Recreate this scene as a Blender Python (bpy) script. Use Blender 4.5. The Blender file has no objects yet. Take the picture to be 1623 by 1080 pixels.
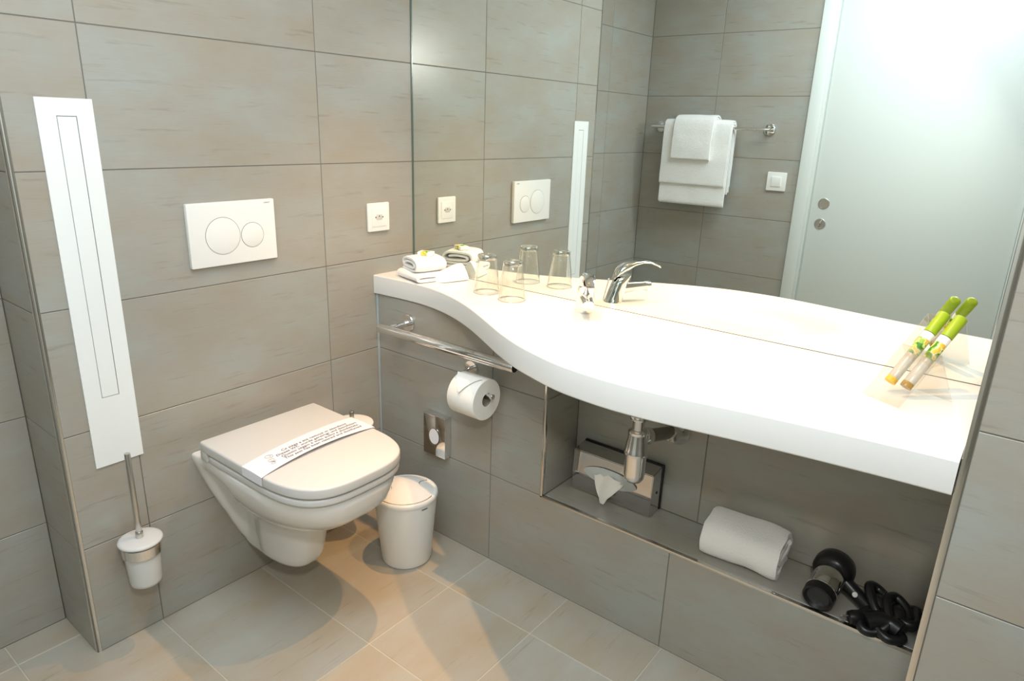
import bpy, bmesh, math, random
from mathutils import Vector, Matrix, noise
random.seed(4)
PI = math.pi
S = bpy.context.scene
COL = S.collection

# ------------------------------------------------------------------ camera
RX = Vector((0.78519594, 0.6184651, 0.03111672)); UP = Vector((-0.2100127, 0.21868514, 0.95292785)); FW = Vector((-0.58254785, 0.75476998, -0.3015962))
cam = bpy.data.cameras.new('camera'); co = bpy.data.objects.new('camera', cam); COL.objects.link(co)
M = Matrix(((RX.x, UP.x, -FW.x, 1.6938), (RX.y, UP.y, -FW.y, -1.4553), (RX.z, UP.z, -FW.z, 1.3336), (0, 0, 0, 1)))
co.matrix_world = M
cam.sensor_width = 36; cam.sensor_fit = 'HORIZONTAL'; cam.lens = 1079.4157 / 1623 * 36; cam.clip_start = .02
S.camera = co

# ------------------------------------------------------------------ light
w = bpy.data.worlds.new('world'); S.world = w; w.use_nodes = True
w.node_tree.nodes['Background'].inputs[0].default_value = (.75, .82, .85, 1)
w.node_tree.nodes['Background'].inputs[1].default_value = .02
S.view_settings.view_transform = 'Standard'; S.view_settings.look = 'None'
S.view_settings.exposure = -.04; S.view_settings.gamma = 1; S.view_settings.use_curve_mapping = False
def area(name, loc, target, sx, sy, power, col, spread=PI):
    l = bpy.data.lights.new(name, 'AREA'); l.shape = 'RECTANGLE'; l.size = sx; l.size_y = sy; l.energy = power; l.color = col; l.spread = spread
    o = bpy.data.objects.new(name, l); COL.objects.link(o); o.location = loc
    o.rotation_euler = (Vector(target) - Vector(loc)).to_track_quat('-Z', 'Y').to_euler(); return o
area('bounced_flash_light', (1.15, -1.06, 2.265), (1.15, -1.06, 0), 1.1, .9, 27, (.88, .985, 1.10))
area('camera_flash_light', (1.75, -1.42, 1.72), (.55, -.1, .9), .16, .1, 10.5, (1.0, .98, .93))
def lamp_spot(loc, power):
    l = bpy.data.lights.new('halogen_beam', 'SPOT'); l.energy = power; l.color = (1.0, .54, .20); l.shadow_soft_size = .012
    l.spot_size = math.radians(76); l.spot_blend = 1.0
    o = bpy.data.objects.new('halogen_beam', l); COL.objects.link(o); o.location = loc; return o
SPOTS = [(.55, -.08, 2.15), (1.13, -.10, 2.15)]
for s_ in SPOTS: lamp_spot((s_[0], s_[1], s_[2]), 72)

# ------------------------------------------------------------------ materials
def srgb(r, g, b):
    f = lambda c: (c/255/12.92 if c/255 <= .04045 else ((c/255+.055)/1.055)**2.4)
    return (f(r), f(g), f(b), 1)
def mat(name, col, rough=.5, metal=0, **k):
    m = bpy.data.materials.new(name); m.use_nodes = True
    b = m.node_tree.nodes['Principled BSDF']
    b.inputs['Base Color'].default_value = col; b.inputs['Roughness'].default_value = rough; b.inputs['Metallic'].default_value = metal
    for q, v in k.items(): b.inputs[q.replace('_', ' ')].default_value = v
    return m
def nd(m, t, **k):
    n = m.node_tree.nodes.new(t)
    for a, v in k.items(): setattr(n, a, v)
    return n
def bump(m, scale, strength, dist=.001, detail=3):
    nt = m.node_tree; tc = nd(m, 'ShaderNodeTexCoord'); nz = nd(m, 'ShaderNodeTexNoise'); bp = nd(m, 'ShaderNodeBump')
    nz.inputs['Scale'].default_value = scale; nz.inputs['Detail'].default_value = detail
    bp.inputs['Strength'].default_value = strength; bp.inputs['Distance'].default_value = dist
    nt.links.new(tc.outputs['Object'], nz.inputs['Vector']); nt.links.new(nz.outputs['Fac'], bp.inputs['Height'])
    nt.links.new(bp.outputs['Normal'], nt.nodes['Principled BSDF'].inputs['Normal'])
    return m
def tile_mat(name, c_lo, c_mid, c_hi, rough):
    """porcelain with fine streaks along the tile's own length (local x)"""
    m = mat(name, c_mid, rough); nt = m.node_tree; L = nt.links.new; b = nt.nodes['Principled BSDF']
    tc = nd(m, 'ShaderNodeTexCoord'); oi = nd(m, 'ShaderNodeObjectInfo')
    off = nd(m, 'ShaderNodeVectorMath', operation='SCALE'); off.inputs[0].default_value = (37, 53, 71); L(oi.outputs['Random'], off.inputs['Scale'])
    add = nd(m, 'ShaderNodeVectorMath', operation='ADD'); L(tc.outputs['Object'], add.inputs[0]); L(off.outputs[0], add.inputs[1])
    def noi(sc, s, det, rg=.6):
        mp = nd(m, 'ShaderNodeVectorMath', operation='MULTIPLY'); mp.inputs[1].default_value = sc; L(add.outputs[0], mp.inputs[0])
        n = nd(m, 'ShaderNodeTexNoise'); n.inputs['Scale'].default_value = s; n.inputs['Detail'].default_value = det; n.inputs['Roughness'].default_value = rg
        L(mp.outputs[0], n.inputs['Vector']); return n
    cloud = noi((1, 2.0, 1), 4.2, 4, .55); streak = noi((1, 11, 1), 7, 5, .62); fine = noi((1, 16, 1), 22, 4, .6)
    cr = nd(m, 'ShaderNodeValToRGB'); e = cr.color_ramp.elements
    e[0].position = .32; e[0].color = c_lo; e[1].position = .68; e[1].color = c_hi; q = cr.color_ramp.elements.new(.5); q.color = c_mid
    L(cloud.outputs['Fac'], cr.inputs['Fac'])
    sr = nd(m, 'ShaderNodeValToRGB'); e = sr.color_ramp.elements; e[0].position = .28; e[0].color = (.84, .82, .79, 1); e[1].position = .40; e[1].color = (1, 1, 1, 1)
    L(streak.outputs['Fac'], sr.inputs['Fac'])
    fr = nd(m, 'ShaderNodeValToRGB'); e = fr.color_ramp.elements; e[0].position = .3; e[0].color = (.975, .975, .975, 1); e[1].position = .7; e[1].color = (1.015, 1.015, 1.015, 1)
    L(fine.outputs['Fac'], fr.inputs['Fac'])
    m1 = nd(m, 'ShaderNodeMix', data_type='RGBA', blend_type='MULTIPLY'); m1.inputs[0].default_value = 1
    L(cr.outputs[0], m1.inputs[6]); L(sr.outputs[0], m1.inputs[7])
    m2 = nd(m, 'ShaderNodeMix', data_type='RGBA', blend_type='MULTIPLY'); m2.inputs[0].default_value = 1
    L(m1.outputs[2], m2.inputs[6]); L(fr.outputs[0], m2.inputs[7])
    L(m2.outputs[2], b.inputs['Base Color'])
    bp = nd(m, 'ShaderNodeBump'); bp.inputs['Strength'].default_value = .04; bp.inputs['Distance'].default_value = .0008
    L(fine.outputs['Fac'], bp.inputs['Height']); L(bp.outputs['Normal'], b.inputs['Normal'])
    return m
T_WALL = tile_mat('wall_porcelain', srgb(161, 154, 140), srgb(162, 159, 149), srgb(163, 165, 158), .25)
T_FLOOR = tile_mat('floor_porcelain', srgb(172, 161, 141), srgb(175, 168, 153), srgb(177, 174, 163), .42)
GROUT = bump(mat('wall_grout', srgb(112, 110, 102), .9), 300, .3)
GROUT_F = bump(mat('floor_grout', srgb(196, 190, 174), .9), 300, .3)
CHROME = mat('chrome', (.82, .82, .82, 1), .07, 1)
CHROME_D = mat('polished_edge_steel', (.70, .68, .64, 1), .12, 1)
STEEL = mat('brushed_steel', (.62, .61, .58, 1), .28, 1)
CERAMIC = mat('white_ceramic', srgb(226, 225, 220), .12, Coat_Weight=.4)
PLASTIC = mat('white_plastic', srgb(238, 238, 233), .3)
LIDPL = mat('white_seat_plastic', srgb(208, 208, 205), .33)
PANELW = mat('white_lacquer', srgb(236, 240, 238), .35)
SOLID = bump(mat('white_solid_surface', srgb(228, 229, 226), .28), 60, .02)
PAPER = bump(mat('white_paper', srgb(243, 243, 245), .8), 200, .15)
PAPER2 = mat('smooth_paper', srgb(232, 233, 238), .7)
TISSUE = bump(mat('soft_tissue', srgb(242, 240, 232), .95), 260, .5, .001)
TOWEL = bump(mat('white_terry', srgb(246, 246, 243), 1, Sheen_Weight=.4), 190, .6, .004, 5)
PRINT = mat('grey_print', srgb(84, 86, 88), .8)
DARK = mat('dark_gap', (.012, .012, .012, 1), .6)
BLACK = mat('black_plastic', (.008, .008, .009, 1), .33)
CARD = mat('cardboard', srgb(150, 140, 128), .9)
SILIC = mat('grey_silicone', srgb(168, 176, 176), .5)
DOORM = mat('door_lacquer', srgb(216, 222, 217), .28)
CEIL = bump(mat('ceiling_paint', srgb(236, 236, 232), .9), 40, .1)
FROST = mat('frosted_glass', srgb(238, 240, 238), .55, Transmission_Weight=.25)
MIRROR = mat('mirror_silver', (.865, .91, .87, 1), 0.0, 1)
GLASSEDGE = mat('mirror_glass_edge', srgb(90, 105, 98), .2)
def clear_mat(name, tint, edge, base=.05):
    m = bpy.data.materials.new(name); m.use_nodes = True; nt = m.node_tree; nt.nodes.clear(); L = nt.links.new
    out = nd(m, 'ShaderNodeOutputMaterial'); tr_ = nd(m, 'ShaderNodeBsdfTransparent'); gl_ = nd(m, 'ShaderNodeBsdfGlossy'); mx = nd(m, 'ShaderNodeMixShader')
    lw = nd(m, 'ShaderNodeLayerWeight'); lw.inputs[0].default_value = .5; pw = nd(m, 'ShaderNodeMath', operation='POWER'); pw.inputs[1].default_value = edge
    mr_ = nd(m, 'ShaderNodeMath', operation='MULTIPLY_ADD'); mr_.inputs[1].default_value = .75; mr_.inputs[2].default_value = base
    tr_.inputs[0].default_value = tint; gl_.inputs['Roughness'].default_value = .02; gl_.inputs['Color'].default_value = (.95, .95, .93, 1)
    L(lw.outputs['Facing'], pw.inputs[0]); L(pw.outputs[0], mr_.inputs[0]); L(mr_.outputs[0], mx.inputs[0]); L(tr_.outputs[0], mx.inputs[1]); L(gl_.outputs[0], mx.inputs[2]); L(mx.outputs[0], out.inputs[0])
    return m
GLASS = clear_mat('clear_glass', (.985, .99, .98, 1), 2.6, .05)
GLASSB = clear_mat('thick_glass_base', (.86, .88, .86, 1), 1.2, .28)
ACRYL = clear_mat('clear_acrylic', (.955, .945, .93, 1), 3, .06)
GREEN = mat('green_cap', srgb(150, 180, 30), .4)
LABELW = mat('label_white', srgb(250, 250, 250), .5)
YEL = mat('label_yellow', srgb(240, 200, 60), .5)
AMBER = mat('amber_liquid', srgb(228, 190, 90), .1, 0, Transmission_Weight=.6)
CLEARLIQ = mat('pale_liquid', srgb(244, 244, 236), .1, 0, Transmission_Weight=.5)
LAMPM = mat('lamp_glow', (1, .8, .5, 1), .5); LAMPM.node_tree.nodes['Principled BSDF'].inputs['Emission Color'].default_value = (1, .75, .45, 1)
LAMPM.node_tree.nodes['Principled BSDF'].inputs['Emission Strength'].default_value = 12
def leafy():
    m = mat('leaf_print', srgb(150, 180, 60), .5); nt = m.node_tree
    tc = nd(m, 'ShaderNodeTexCoord'); v = nd(m, 'ShaderNodeTexNoise'); v.inputs['Scale'].default_value = 95; v.inputs['Detail'].default_value = 1
    cr = nd(m, 'ShaderNodeValToRGB'); cr.color_ramp.interpolation = 'CONSTANT'; e = cr.color_ramp.elements
    e[0].position = 0; e[0].color = srgb(60, 130, 20); e[1].position = .62; e[1].color = srgb(245, 190, 70)
    for p, c in ((.42, srgb(140, 185, 50)), (.52, srgb(235, 240, 190)), (.58, srgb(245, 220, 80))): q = e.new(p); q.color = c
    nt.links.new(tc.outputs['Object'], v.inputs['Vector']); nt.links.new(v.outputs['Fac'], cr.inputs['Fac'])
    nt.links.new(cr.outputs[0], nt.nodes['Principled BSDF'].inputs['Base Color']); return m
LEAF = leafy()

# ------------------------------------------------------------------ helpers
def tag(o, label=None, cat=None, group=None, kind=None):
    if label: o['label'] = label
    if cat: o['category'] = cat
    if group: o['group'] = group
    if kind: o['kind'] = kind
    return o
def empty(name, loc=(0, 0, 0), rz=0):
    o = bpy.data.objects.new(name, None); COL.objects.link(o); o.location = loc; o.rotation_euler = (0, 0, rz); o.empty_display_size = .05; return o
def link(name, bm, m, parent=None, smooth=None, loc=None, rot=None):
    me = bpy.data.meshes.new(name); bmesh.ops.recalc_face_normals(bm, faces=bm.faces); bm.to_mesh(me); bm.free()
    if m: me.materials.append(m)
    o = bpy.data.objects.new(name, me); COL.objects.link(o)
    if parent: o.parent = parent
    if loc: o.location = loc
    if rot: o.rotation_euler = rot
    if smooth is not None:
        for p in me.polygons: p.use_smooth = True
        me.set_sharp_from_angle(angle=math.radians(smooth))
    return o
def B(): return bmesh.new()
def box(bm, x0, x1, y0, y1, z0, z1, bev=0, seg=2, mtx=None):
    c = [bm.verts.new(v) for v in ((x0, y0, z0), (x1, y0, z0), (x1, y1, z0), (x0, y1, z0), (x0, y0, z1), (x1, y0, z1), (x1, y1, z1), (x0, y1, z1))]
    fs = [bm.faces.new([c[i] for i in f]) for f in ((3, 2, 1, 0), (4, 5, 6, 7), (0, 1, 5, 4), (1, 2, 6, 5), (2, 3, 7, 6), (3, 0, 4, 7))]
    if bev:
        es = list({e for f in fs for e in f.edges})
        r = bmesh.ops.bevel(bm, geom=es, offset=bev, segments=seg, affect='EDGES', profile=.5)
        vs = {v for f in r['faces'] for v in f.verts} | {v for v in c if v.is_valid}
    else: vs = set(c)
    if mtx: bmesh.ops.transform(bm, matrix=mtx, verts=list(vs))
    return bm
def loft(bm, rings, cap0=True, cap1=True, closed=True):
    R = [[bm.verts.new(p) for p in r] for r in rings]; n = len(R[0])
    for a, b in zip(R, R[1:]):
        for i in range(n if closed else n-1):
            j = (i+1) % n; bm.faces.new((a[i], a[j], b[j], b[i]))
    if cap0: bm.faces.new(R[0][::-1])
    if cap1: bm.faces.new(R[-1])
    return bm
def frame(ax):
    ax = Vector(ax).normalized(); u = ax.orthogonal().normalized(); return u, ax.cross(u), ax
def lathe(bm, prof, o=(0, 0, 0), ax=(0, 0, 1), n=40, cap0=True, cap1=True):
    """prof: list of (radius, distance along axis)"""
    u, v, a = frame(ax); o = Vector(o)
    return loft(bm, [[o + a*h + (u*math.cos(2*PI*i/n) + v*math.sin(2*PI*i/n))*max(r, 1e-5) for i in range(n)] for r, h in prof], cap0, cap1)
def cyl(bm, a, b, r, n=28, bev=.0):
    a = Vector(a); b = Vector(b); L = (b-a).length
    pr = [(r, 0), (r, L)] if not bev else [(r-bev, 0), (r-bev*.3, bev*.3), (r, bev), (r, L-bev), (r-bev*.3, L-bev*.3), (r-bev, L)]
    return lathe(bm, pr, a, b-a, n)
def tube(bm, pts, r, n=14):
    pts = [Vector(p) for p in pts]; rings = []; u = None
    for i, p in enumerate(pts):
        t = (pts[min(i+1, len(pts)-1)] - pts[max(i-1, 0)]).normalized()
        if u is None: u = t.orthogonal().normalized()
        u = (u - t*u.dot(t)).normalized(); v = t.cross(u); rr = r[i] if isinstance(r, (list, tuple)) else r
        rings.append([p + (u*math.cos(2*PI*k/n) + v*math.sin(2*PI*k/n))*rr for k in range(n)])
    return loft(bm, rings)
def catmull(P, n=8, closed=False):
    P = [Vector(p) for p in P]; out = []; N = len(P); rng = range(N if closed else N-1)
    for i in rng:
        g = (lambda k: P[k % N]) if closed else (lambda k: P[max(0, min(N-1, k))])
        a, b, c, d = g(i-1), g(i), g(i+1), g(i+2)
        for k in range(n):
            t = k/n; out.append(.5*((2*b)+(c-a)*t+(2*a-5*b+4*c-d)*t*t+(3*b-a-3*c+d)*t**3))
    if not closed: out.append(P[-1])
    return out
def inset2(pts, d):
    """offset a closed CCW 2D outline inward by d"""
    n = len(pts); out = []
    for i in range(n):
        a, b, c = pts[i-1], pts[i], pts[(i+1) % n]
        t = Vector((c[0]-a[0], c[1]-a[1])).normalized(); out.append((b[0]-t.y*d, b[1]+t.x*d))
    return out
def slab(bm, pts, z0, z1, r, seg=4, zf=None):
    """slab with rounded top and bottom edges over a CCW outline"""
    rings = []
    for k in range(seg+1):
        a = PI/2*k/seg; rings.append((r*(1-math.sin(a)), z0 + r*(1-math.cos(a))))
    for k in range(seg+1):
        a = PI/2*k/seg; rings.append((r*(1-math.cos(a)), z1 - r*(1-math.sin(a))))
    return loft(bm, [[(p[0], p[1], z) for p in inset2(pts, d)] for d, z in rings])
def rrect(x0, x1, y0, y1, r, n=6):
    out = []
    for cx, cy, a0 in ((x1-r, y0+r, -90), (x1-r, y1-r, 0), (x0+r, y1-r, 90), (x0+r, y0+r, 180)):
        for k in range(n+1):
            a = math.radians(a0+90*k/n); out.append((cx+r*math.cos(a), cy+r*math.sin(a)))
    return out
def sheet_solid(bm, rows, off):
    """closed thin solid from a grid of points; off(i, k) gives the vector to the lower face"""
    rings = []
    for i, r in enumerate(rows):
        top = [Vector(p) for p in r]; bot = [Vector(p)+off for p in r]; rings.append(top+bot[::-1])
    return loft(bm, rings)
def ss(t): t = max(0, min(1, t)); return t*t*(3-2*t)
def text(name, body, size, m, mtx, parent=None, shear=0, extrude=.0002, spacing=1):
    c = bpy.data.curves.new(name, 'FONT'); c.body = body; c.size = size; c.extrude = extrude; c.align_x = 'CENTER'; c.align_y = 'CENTER'; c.shear = shear; c.resolution_u = 2
    c.space_character = spacing
    t = bpy.data.objects.new(name+'_src', c); COL.objects.link(t); bpy.context.view_layer.update()
    me = bpy.data.meshes.new_from_object(t.evaluated_get(bpy.context.evaluated_depsgraph_get()))
    bpy.data.objects.remove(t); bpy.data.curves.remove(c)
    me.materials.clear(); me.materials.append(m); me.transform(mtx)
    o = bpy.data.objects.new(name, me); COL.objects.link(o)
    if parent: o.parent = parent
    return o

# ------------------------------------------------------------------ tiled surfaces
T, H1, W = .302, .3025, .602
cache = {}
def tile_mesh(w_, h_, m, th=.009):
    key = (round(w_, 4), round(h_, 4), m.name)
    if key in cache: return cache[key]
    bm = B(); e = .0009
    r0 = [(0, 0, 0), (w_, 0, 0), (w_, h_, 0), (0, h_, 0)]
    r1 = [(x, y, th-e) for x, y, _ in r0]
    r2 = [(e, e, th), (w_-e, e, th), (w_-e, h_-e, th), (e, h_-e, th)]
    loft(bm, [r0, r1, r2]); me = bpy.data.meshes.new('tile'); bmesh.ops.recalc_face_normals(bm, faces=bm.faces); bm.to_mesh(me); bm.free(); me.materials.append(m)
    cache[key] = me; return me
def tiles(parent, origin, U, V, ux, vy, m=T_WALL, gap=.0022, th=.009, skip=None):
    """lay tiles in a plane: origin + u*U + v*V, outward normal U x V; ux, vy are the joint coordinates; face at the plane"""
    U = Vector(U); V = Vector(V); N = U.cross(V)
    for a, b in zip(ux, ux[1:]):
        for c, d in zip(vy, vy[1:]):
            if b-a < .012 or d-c < .012: continue
            if skip and skip((a+b)/2, (c+d)/2): continue
            o = bpy.data.objects.new('tile', tile_mesh(b-a-gap, d-c-gap, m, th)); COL.objects.link(o); o.parent = parent
            p = Vector(origin) + U*(a+gap/2) + V*(c+gap/2) - N*th
            o.matrix_world = Matrix(((U.x, V.x, N.x, p.x), (U.y, V.y, N.y, p.y), (U.z, V.z, N.z, p.z), (0, 0, 0, 1)))
def cuts(lo, hi, start, step):
    out = [lo]; k = math.ceil((lo-start)/step + 1e-6)
    while start + k*step < hi - 1e-6: out.append(start+k*step); k += 1
    return out + [hi]
CH = 2.30            # ceiling height
XR, YF, XE, YL, XC, YC, D = 2.45, -1.8242, -.2027, -.9663, 1.665, -.250, .1702
SUB = .0075          # grout face lies this far behind the tile face ... thickness shown
g = .0012
def wall(name, boxes, m=GROUT):
    bm = B()
    for b in boxes: box(bm, *b)
    o = link(name, bm, m); tag(o, kind='structure'); return o

floor = wall('floor', [(XE-.1, XR+.1, YF-.1, .3, -.06, -g)], GROUT_F)
tiles(floor, (0, 0, 0), (0, 1, 0), (-1, 0, 0), cuts(YF, 0, -.186, .308), [q for q in cuts(-XR, -XE, -.503, .3053) if abs(q+.1977) > .01], T_FLOOR, .003)
ceil = wall('ceiling', [(XE-.1, XR+.1, YF-.1, .3, CH, CH+.05)], CEIL)
rowz = cuts(0, CH, H1, T)
# left wall: boxed-out part that carries the toilet
wl = wall('wall_left', [(XE-.1, -g, YL+g, .3, 0, CH)])
tiles(wl, (0, 0, 0), (0, -1, 0), (0, 0, -1), [], [])
def vwall(parent, origin, U, us, zs, skip=None):
    # U x Z must be the outward normal
    tiles(parent, origin, U, (0, 0, 1), us, zs, T_WALL, .0022, .009, skip)
vwall(wl, (0, 0, 0), (0, 1, 0), cuts(YL+.010, D, -.1949, W), rowz)                 # faces +X
vwall(wl, (0, YL, 0), (1, 0, 0), cuts(XE, -.010, 0, W), rowz)                      # return, faces -Y
wr = wall('wall_left_recess', [(XE-.1, XE-g, YF-.1, YL+.0, 0, CH)])
vwall(wr, (XE, 0, 0), (0, 1, 0), cuts(YF, YL, -.1949, W), rowz)
# wall with the mirror, ledge and niche
wb = wall('wall_back', [(0, .6988, .009-.009+g, D+.006, 0, .790), (.699, XC, g, D+.006, 0, H1-g), (0, XC, D+g+.0, D+.12, 0, CH)])
b1 = .503
vwall(wb, (0, 0, 0), (1, 0, 0), [.0085] + cuts(.0085, XC, b1, W)[1:], [0, H1])
vwall(wb, (0, 0, 0), (1, 0, 0), [.0085, b1, .692], [H1, H1+T, .790])
vwall(wb, (0, D, 0), (1, 0, 0), [.70, b1+W, XC], [H1, H1+T, .792])                 # niche back
vwall(wb, (.70, 0, 0), (0, 1, 0), [.010, D], [H1, H1+T, .790])                     # niche left side, faces +X
tiles(wb, (0, 0, H1), (1, 0, 0), (0, 1, 0), [.70, XC], [.012, D], T_WALL)    # niche sill
# column on the right
wc = wall('wall_right_column', [(XC+g, XR+.1, YC+g, .3, 0, CH)])
vwall(wc, (0, YC, 0), (1, 0, 0), cuts(XC+.011, XR, XC+.011, W), rowz)
vwall(wc, (XC, 0, 0), (0, -1, 0), [-D, -YC-.010], rowz)                            # faces -X
wri = wall('wall_right', [(XR+g, XR+.1, YF-.1, .3, 0, CH)])
vwall(wri, (XR, 0, 0), (0, -1, 0), cuts(-YC, -YF, .1949, W), rowz)
# wall opposite the mirror, with the door
DX0, DX1, DZ = .668, 1.66, 2.12
wf = wall('wall_front', [(XE-.1, DX0, YF-.1, YF-g, 0, CH), (DX1, XR+.1, YF-.1, YF-g, 0, CH), (DX0, DX1, YF-.1, YF-g, DZ, CH)])
fx = [-q for q in cuts(-XR, -XE, -.195, W)][::-1]
def fskip(u, v): return False
fw0 = cuts(-DX0, -XE, -.195, W); tiles(wf, (0, YF, 0), (-1, 0, 0), (0, 0, 1), fw0, rowz)
tiles(wf, (0, YF, 0), (-1, 0, 0), (0, 0, 1), cuts(-XR, -DX1, -.195, W), rowz)
tiles(wf, (0, YF, 0), (-1, 0, 0), (0, 0, 1), cuts(-DX1, -DX0, -.195, W), [DZ, CH])

# metal edge trims and silicone
def trim(name, bm, m, smooth=40, lab=None):
    o = link(name, bm, m, smooth=smooth); tag(o, kind='structure'); return o
bm = B(); lathe_pts = []
def quarter(bm, cx, cy, r, a0, z0, z1, n=8, outx=0, outy=0):
    ring = [(cx, cy)] + [(cx+r*math.cos(math.radians(a0+90*k/n)), cy+r*math.sin(math.radians(a0+90*k/n))) for k in range(n+1)]
    loft(bm, [[(x, y, z0) for x, y in ring], [(x, y, z1) for x, y in ring]])
quarter(bm, -.0105, YL+.0105, .0112, 270, 0, CH); trim('trim_1', bm, CHROME_D)
bm = B(); box(bm, XC-.0004, XC+.0105, YC-.0012, YC+.0105, 0, CH, .0012); trim('trim_2', bm, CHROME_D)
bm = B(); box(bm, .692, .7005, -.001, .0095, H1-.004, .790, .001); trim('trim_3', bm, CHROME_D)
bm = B(); box(bm, .692, XC-.001, -.001, .0045, H1-.0075, H1+.0012, .0008)
box(bm, .7015, XC-.001, .0052, .011, H1-.006, H1+.0008, .0006); trim('trim_4', bm, CHROME_D)
bm = B(); box(bm, .0002, .0085, -.0045, .004, 0, .79, .0015); trim('trim_5', bm, SILIC)

# ------------------------------------------------------------------ door (opposite wall, seen in the mirror)
dr = empty('door_1', (1.16, YF, 0)); tag(dr, kind='structure')
def at(o, bmobj):  # child given in world coordinates
    bmobj.matrix_parent_inverse = o.matrix_world.inverted(); return bmobj
def part(name, bm, m, root, smooth=None):
    bpy.context.view_layer.update()
    o = link(name, bm, m, None, smooth); o.parent = root; o.matrix_parent_inverse = root.matrix_world.inverted(); return o
for a, b_ in ((DX0, .728), (1.600, DX1)):
    bm = B(); box(bm, a, b_, YF-.06, YF+.012, 0, DZ, .002); part('door_frame', bm, DOORM, dr, 40)
bm = B(); box(bm, DX0, DX1, YF-.06, YF+.012, DZ-.06, DZ, .002); part('door_frame', bm, DOORM, dr, 40)
bm = B(); box(bm, .728, .741, YF-.06, YF+.006, 0, DZ-.06, .001); box(bm, .741, .7475, YF-.06, YF-.012, 0, DZ-.06); part('door_stop', bm, DOORM, dr, 40)
bm = B(); box(bm, .7475, 1.599, YF-.05, YF-.004, .008, DZ-.062, .002)
panel = part('door_panel', bm, DOORM, dr, 40)
def flush_ring(name, x, z, m2):
    bm = B(); lathe(bm, [(.0265, 0), (.0265, .002), (.0245, .0032), (.0222, .0030), (.0215, .0006), (.0215, .0003), (.001, .0003)], (x, YF-.004, z), (0, 1, 0), 36)
    return part(name, bm, m2, dr, 40)
flush_ring('pull_handle', .806, 1.013, STEEL)
lk = flush_ring('lock', .803, .914, STEEL)
bm = B(); box(bm, -.0035, .0035, YF-.004, YF+.004, -.019, .019, .0015, 2, Matrix.Translation((.803, 0, .914)) @ Matrix.Rotation(.25, 4, 'Y'))
o = part('thumb_turn', bm, CHROME, lk, 40)

# ------------------------------------------------------------------ mirror
mr = empty('wall_mirror', (.83, D, .856)); tag(mr, 'large frameless mirror filling the wall above the white counter', 'mirror')
pts = rrect(.003, XC-.006, .8555, CH-.005, .006, 4)
bm = B(); loft(bm, [[(x, D, z) for x, z in pts], [(x, D-.0001, z) for x, z in pts]]); 
for v in bm.verts:
    if v.co.y < D-.00005: v.co.y = D-.0006
part('mirror_face', bm, MIRROR, mr)
bm = B(); loft(bm, [[(x, D+.0011, z) for x, z in pts], [(x, D+.00005, z) for x, z in pts]]); part('glass_edge', bm, GLASSEDGE, mr)
bm = B(); box(bm, .0002, .0030, D-.004, D+.001, .8545, CH-.002, .0006); part('edge_strip', bm, GLASSEDGE, mr)

# ------------------------------------------------------------------ counter
ZT, ZB = .854, .792
FR = [(0, -.012), (.12, -.005), (.215, -.007), (.29, -.019), (.366, -.042), (.44, -.073), (.521, -.115), (.619, -.173), (.702, -.223), (.786, -.266), (.853, -.292), (.912, -.311), (.969, -.323), (1.058, -.330), (1.14, -.326), (1.226, -.314), (1.329, -.297), (1.439, -.281), (1.574, -.266), (1.663, -.259)]
cr_ = catmull([(a, b, 0) for a, b in FR], 8)
def dip(x, y):
    q = math.sqrt(((x-1.10)/.25)**2 + ((y+.085)/.165)**2)
    return .044*(1-ss((q-.45)/.55))
prof_cols = []
r_ = .004
for p in cr_:
    x, yf = min(max(p.x, .0006), XC-.0016), p.y
    ring = []
    ny = 36
    for k in range(ny+1):
        y = (D-.001) + (yf + r_ - (D-.001))*k/ny; ring.append((x, y, ZT - dip(x, y)))
    for k in range(1, 5):
        a = PI/2*k/4; ring.append((x, yf+r_-r_*math.sin(a), ZT-r_+r_*math.cos(a)))
    for k in range(0, 5):
        a = PI/2*k/4; ring.append((x, yf+r_-r_*math.cos(a), ZB+r_-r_*math.sin(a)))
    ring.append((x, D-.001, ZB)); prof_cols.append(ring)
bm = B(); loft(bm, prof_cols)
ct = link('vanity_counter', bm, SOLID, smooth=35)
tag(ct, 'white solid wavy-fronted counter with integrated shallow basin under the mirror', 'counter')

# ------------------------------------------------------------------ bottle trap under the basin
tr = empty('bottle_trap', (.985, 0, .45)); tag(tr, 'chrome bottle drain trap hanging under the white counter', 'drain trap')
bm = B(); cyl(bm, (.985, 0, .60), (.985, 0, .795), .0155); part('inlet_pipe', bm, CHROME, tr, 40)
bm = B(); lathe(bm, [(.018, 0), (.023, .003), (.024, .012), (.022, .015), (.0165, .017)], (.985, 0, .632), (0, 0, 1), 12); part('nut', bm, CHROME, tr, 40)
bm = B(); lathe(bm, [(.001, .458), (.012, .4585), (.020, .462), (.0255, .470), (.0275, .482), (.0285, .535), (.030, .540), (.031, .5405), (.0315, .546), (.030, .550), (.0255, .580), (.0235, .594), (.025, .596), (.025, .602), (.019, .606), (.016, .607)], (.985, 0, 0)); part('bottle', bm, CHROME, tr, 40)
bm = B(); tube(bm, [(.985, 0, .583), (.993, .03, .579), (1.02, D-.004, .553)], .0175, 24); part('outlet_pipe', bm, mat('shaded_chrome', (.30, .28, .25, 1), .18, 1), tr, 40)  # outlet pipe: chrome colour darkened to stand in for the shade on it
bm = B(); cyl(bm, (.990, .018, .583), (.996, .042, .577), .0225, 24, .003); part('nut', bm, CHROME, tr, 40)
bm = B(); lathe(bm, [(.018, .040), (.020, .034), (.027, .018), (.036, .006), (.037, 0)], (1.02, D-.001, .553), (0, -1, 0)); part('wall_rosette', bm, CHROME, tr, 40)

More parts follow.
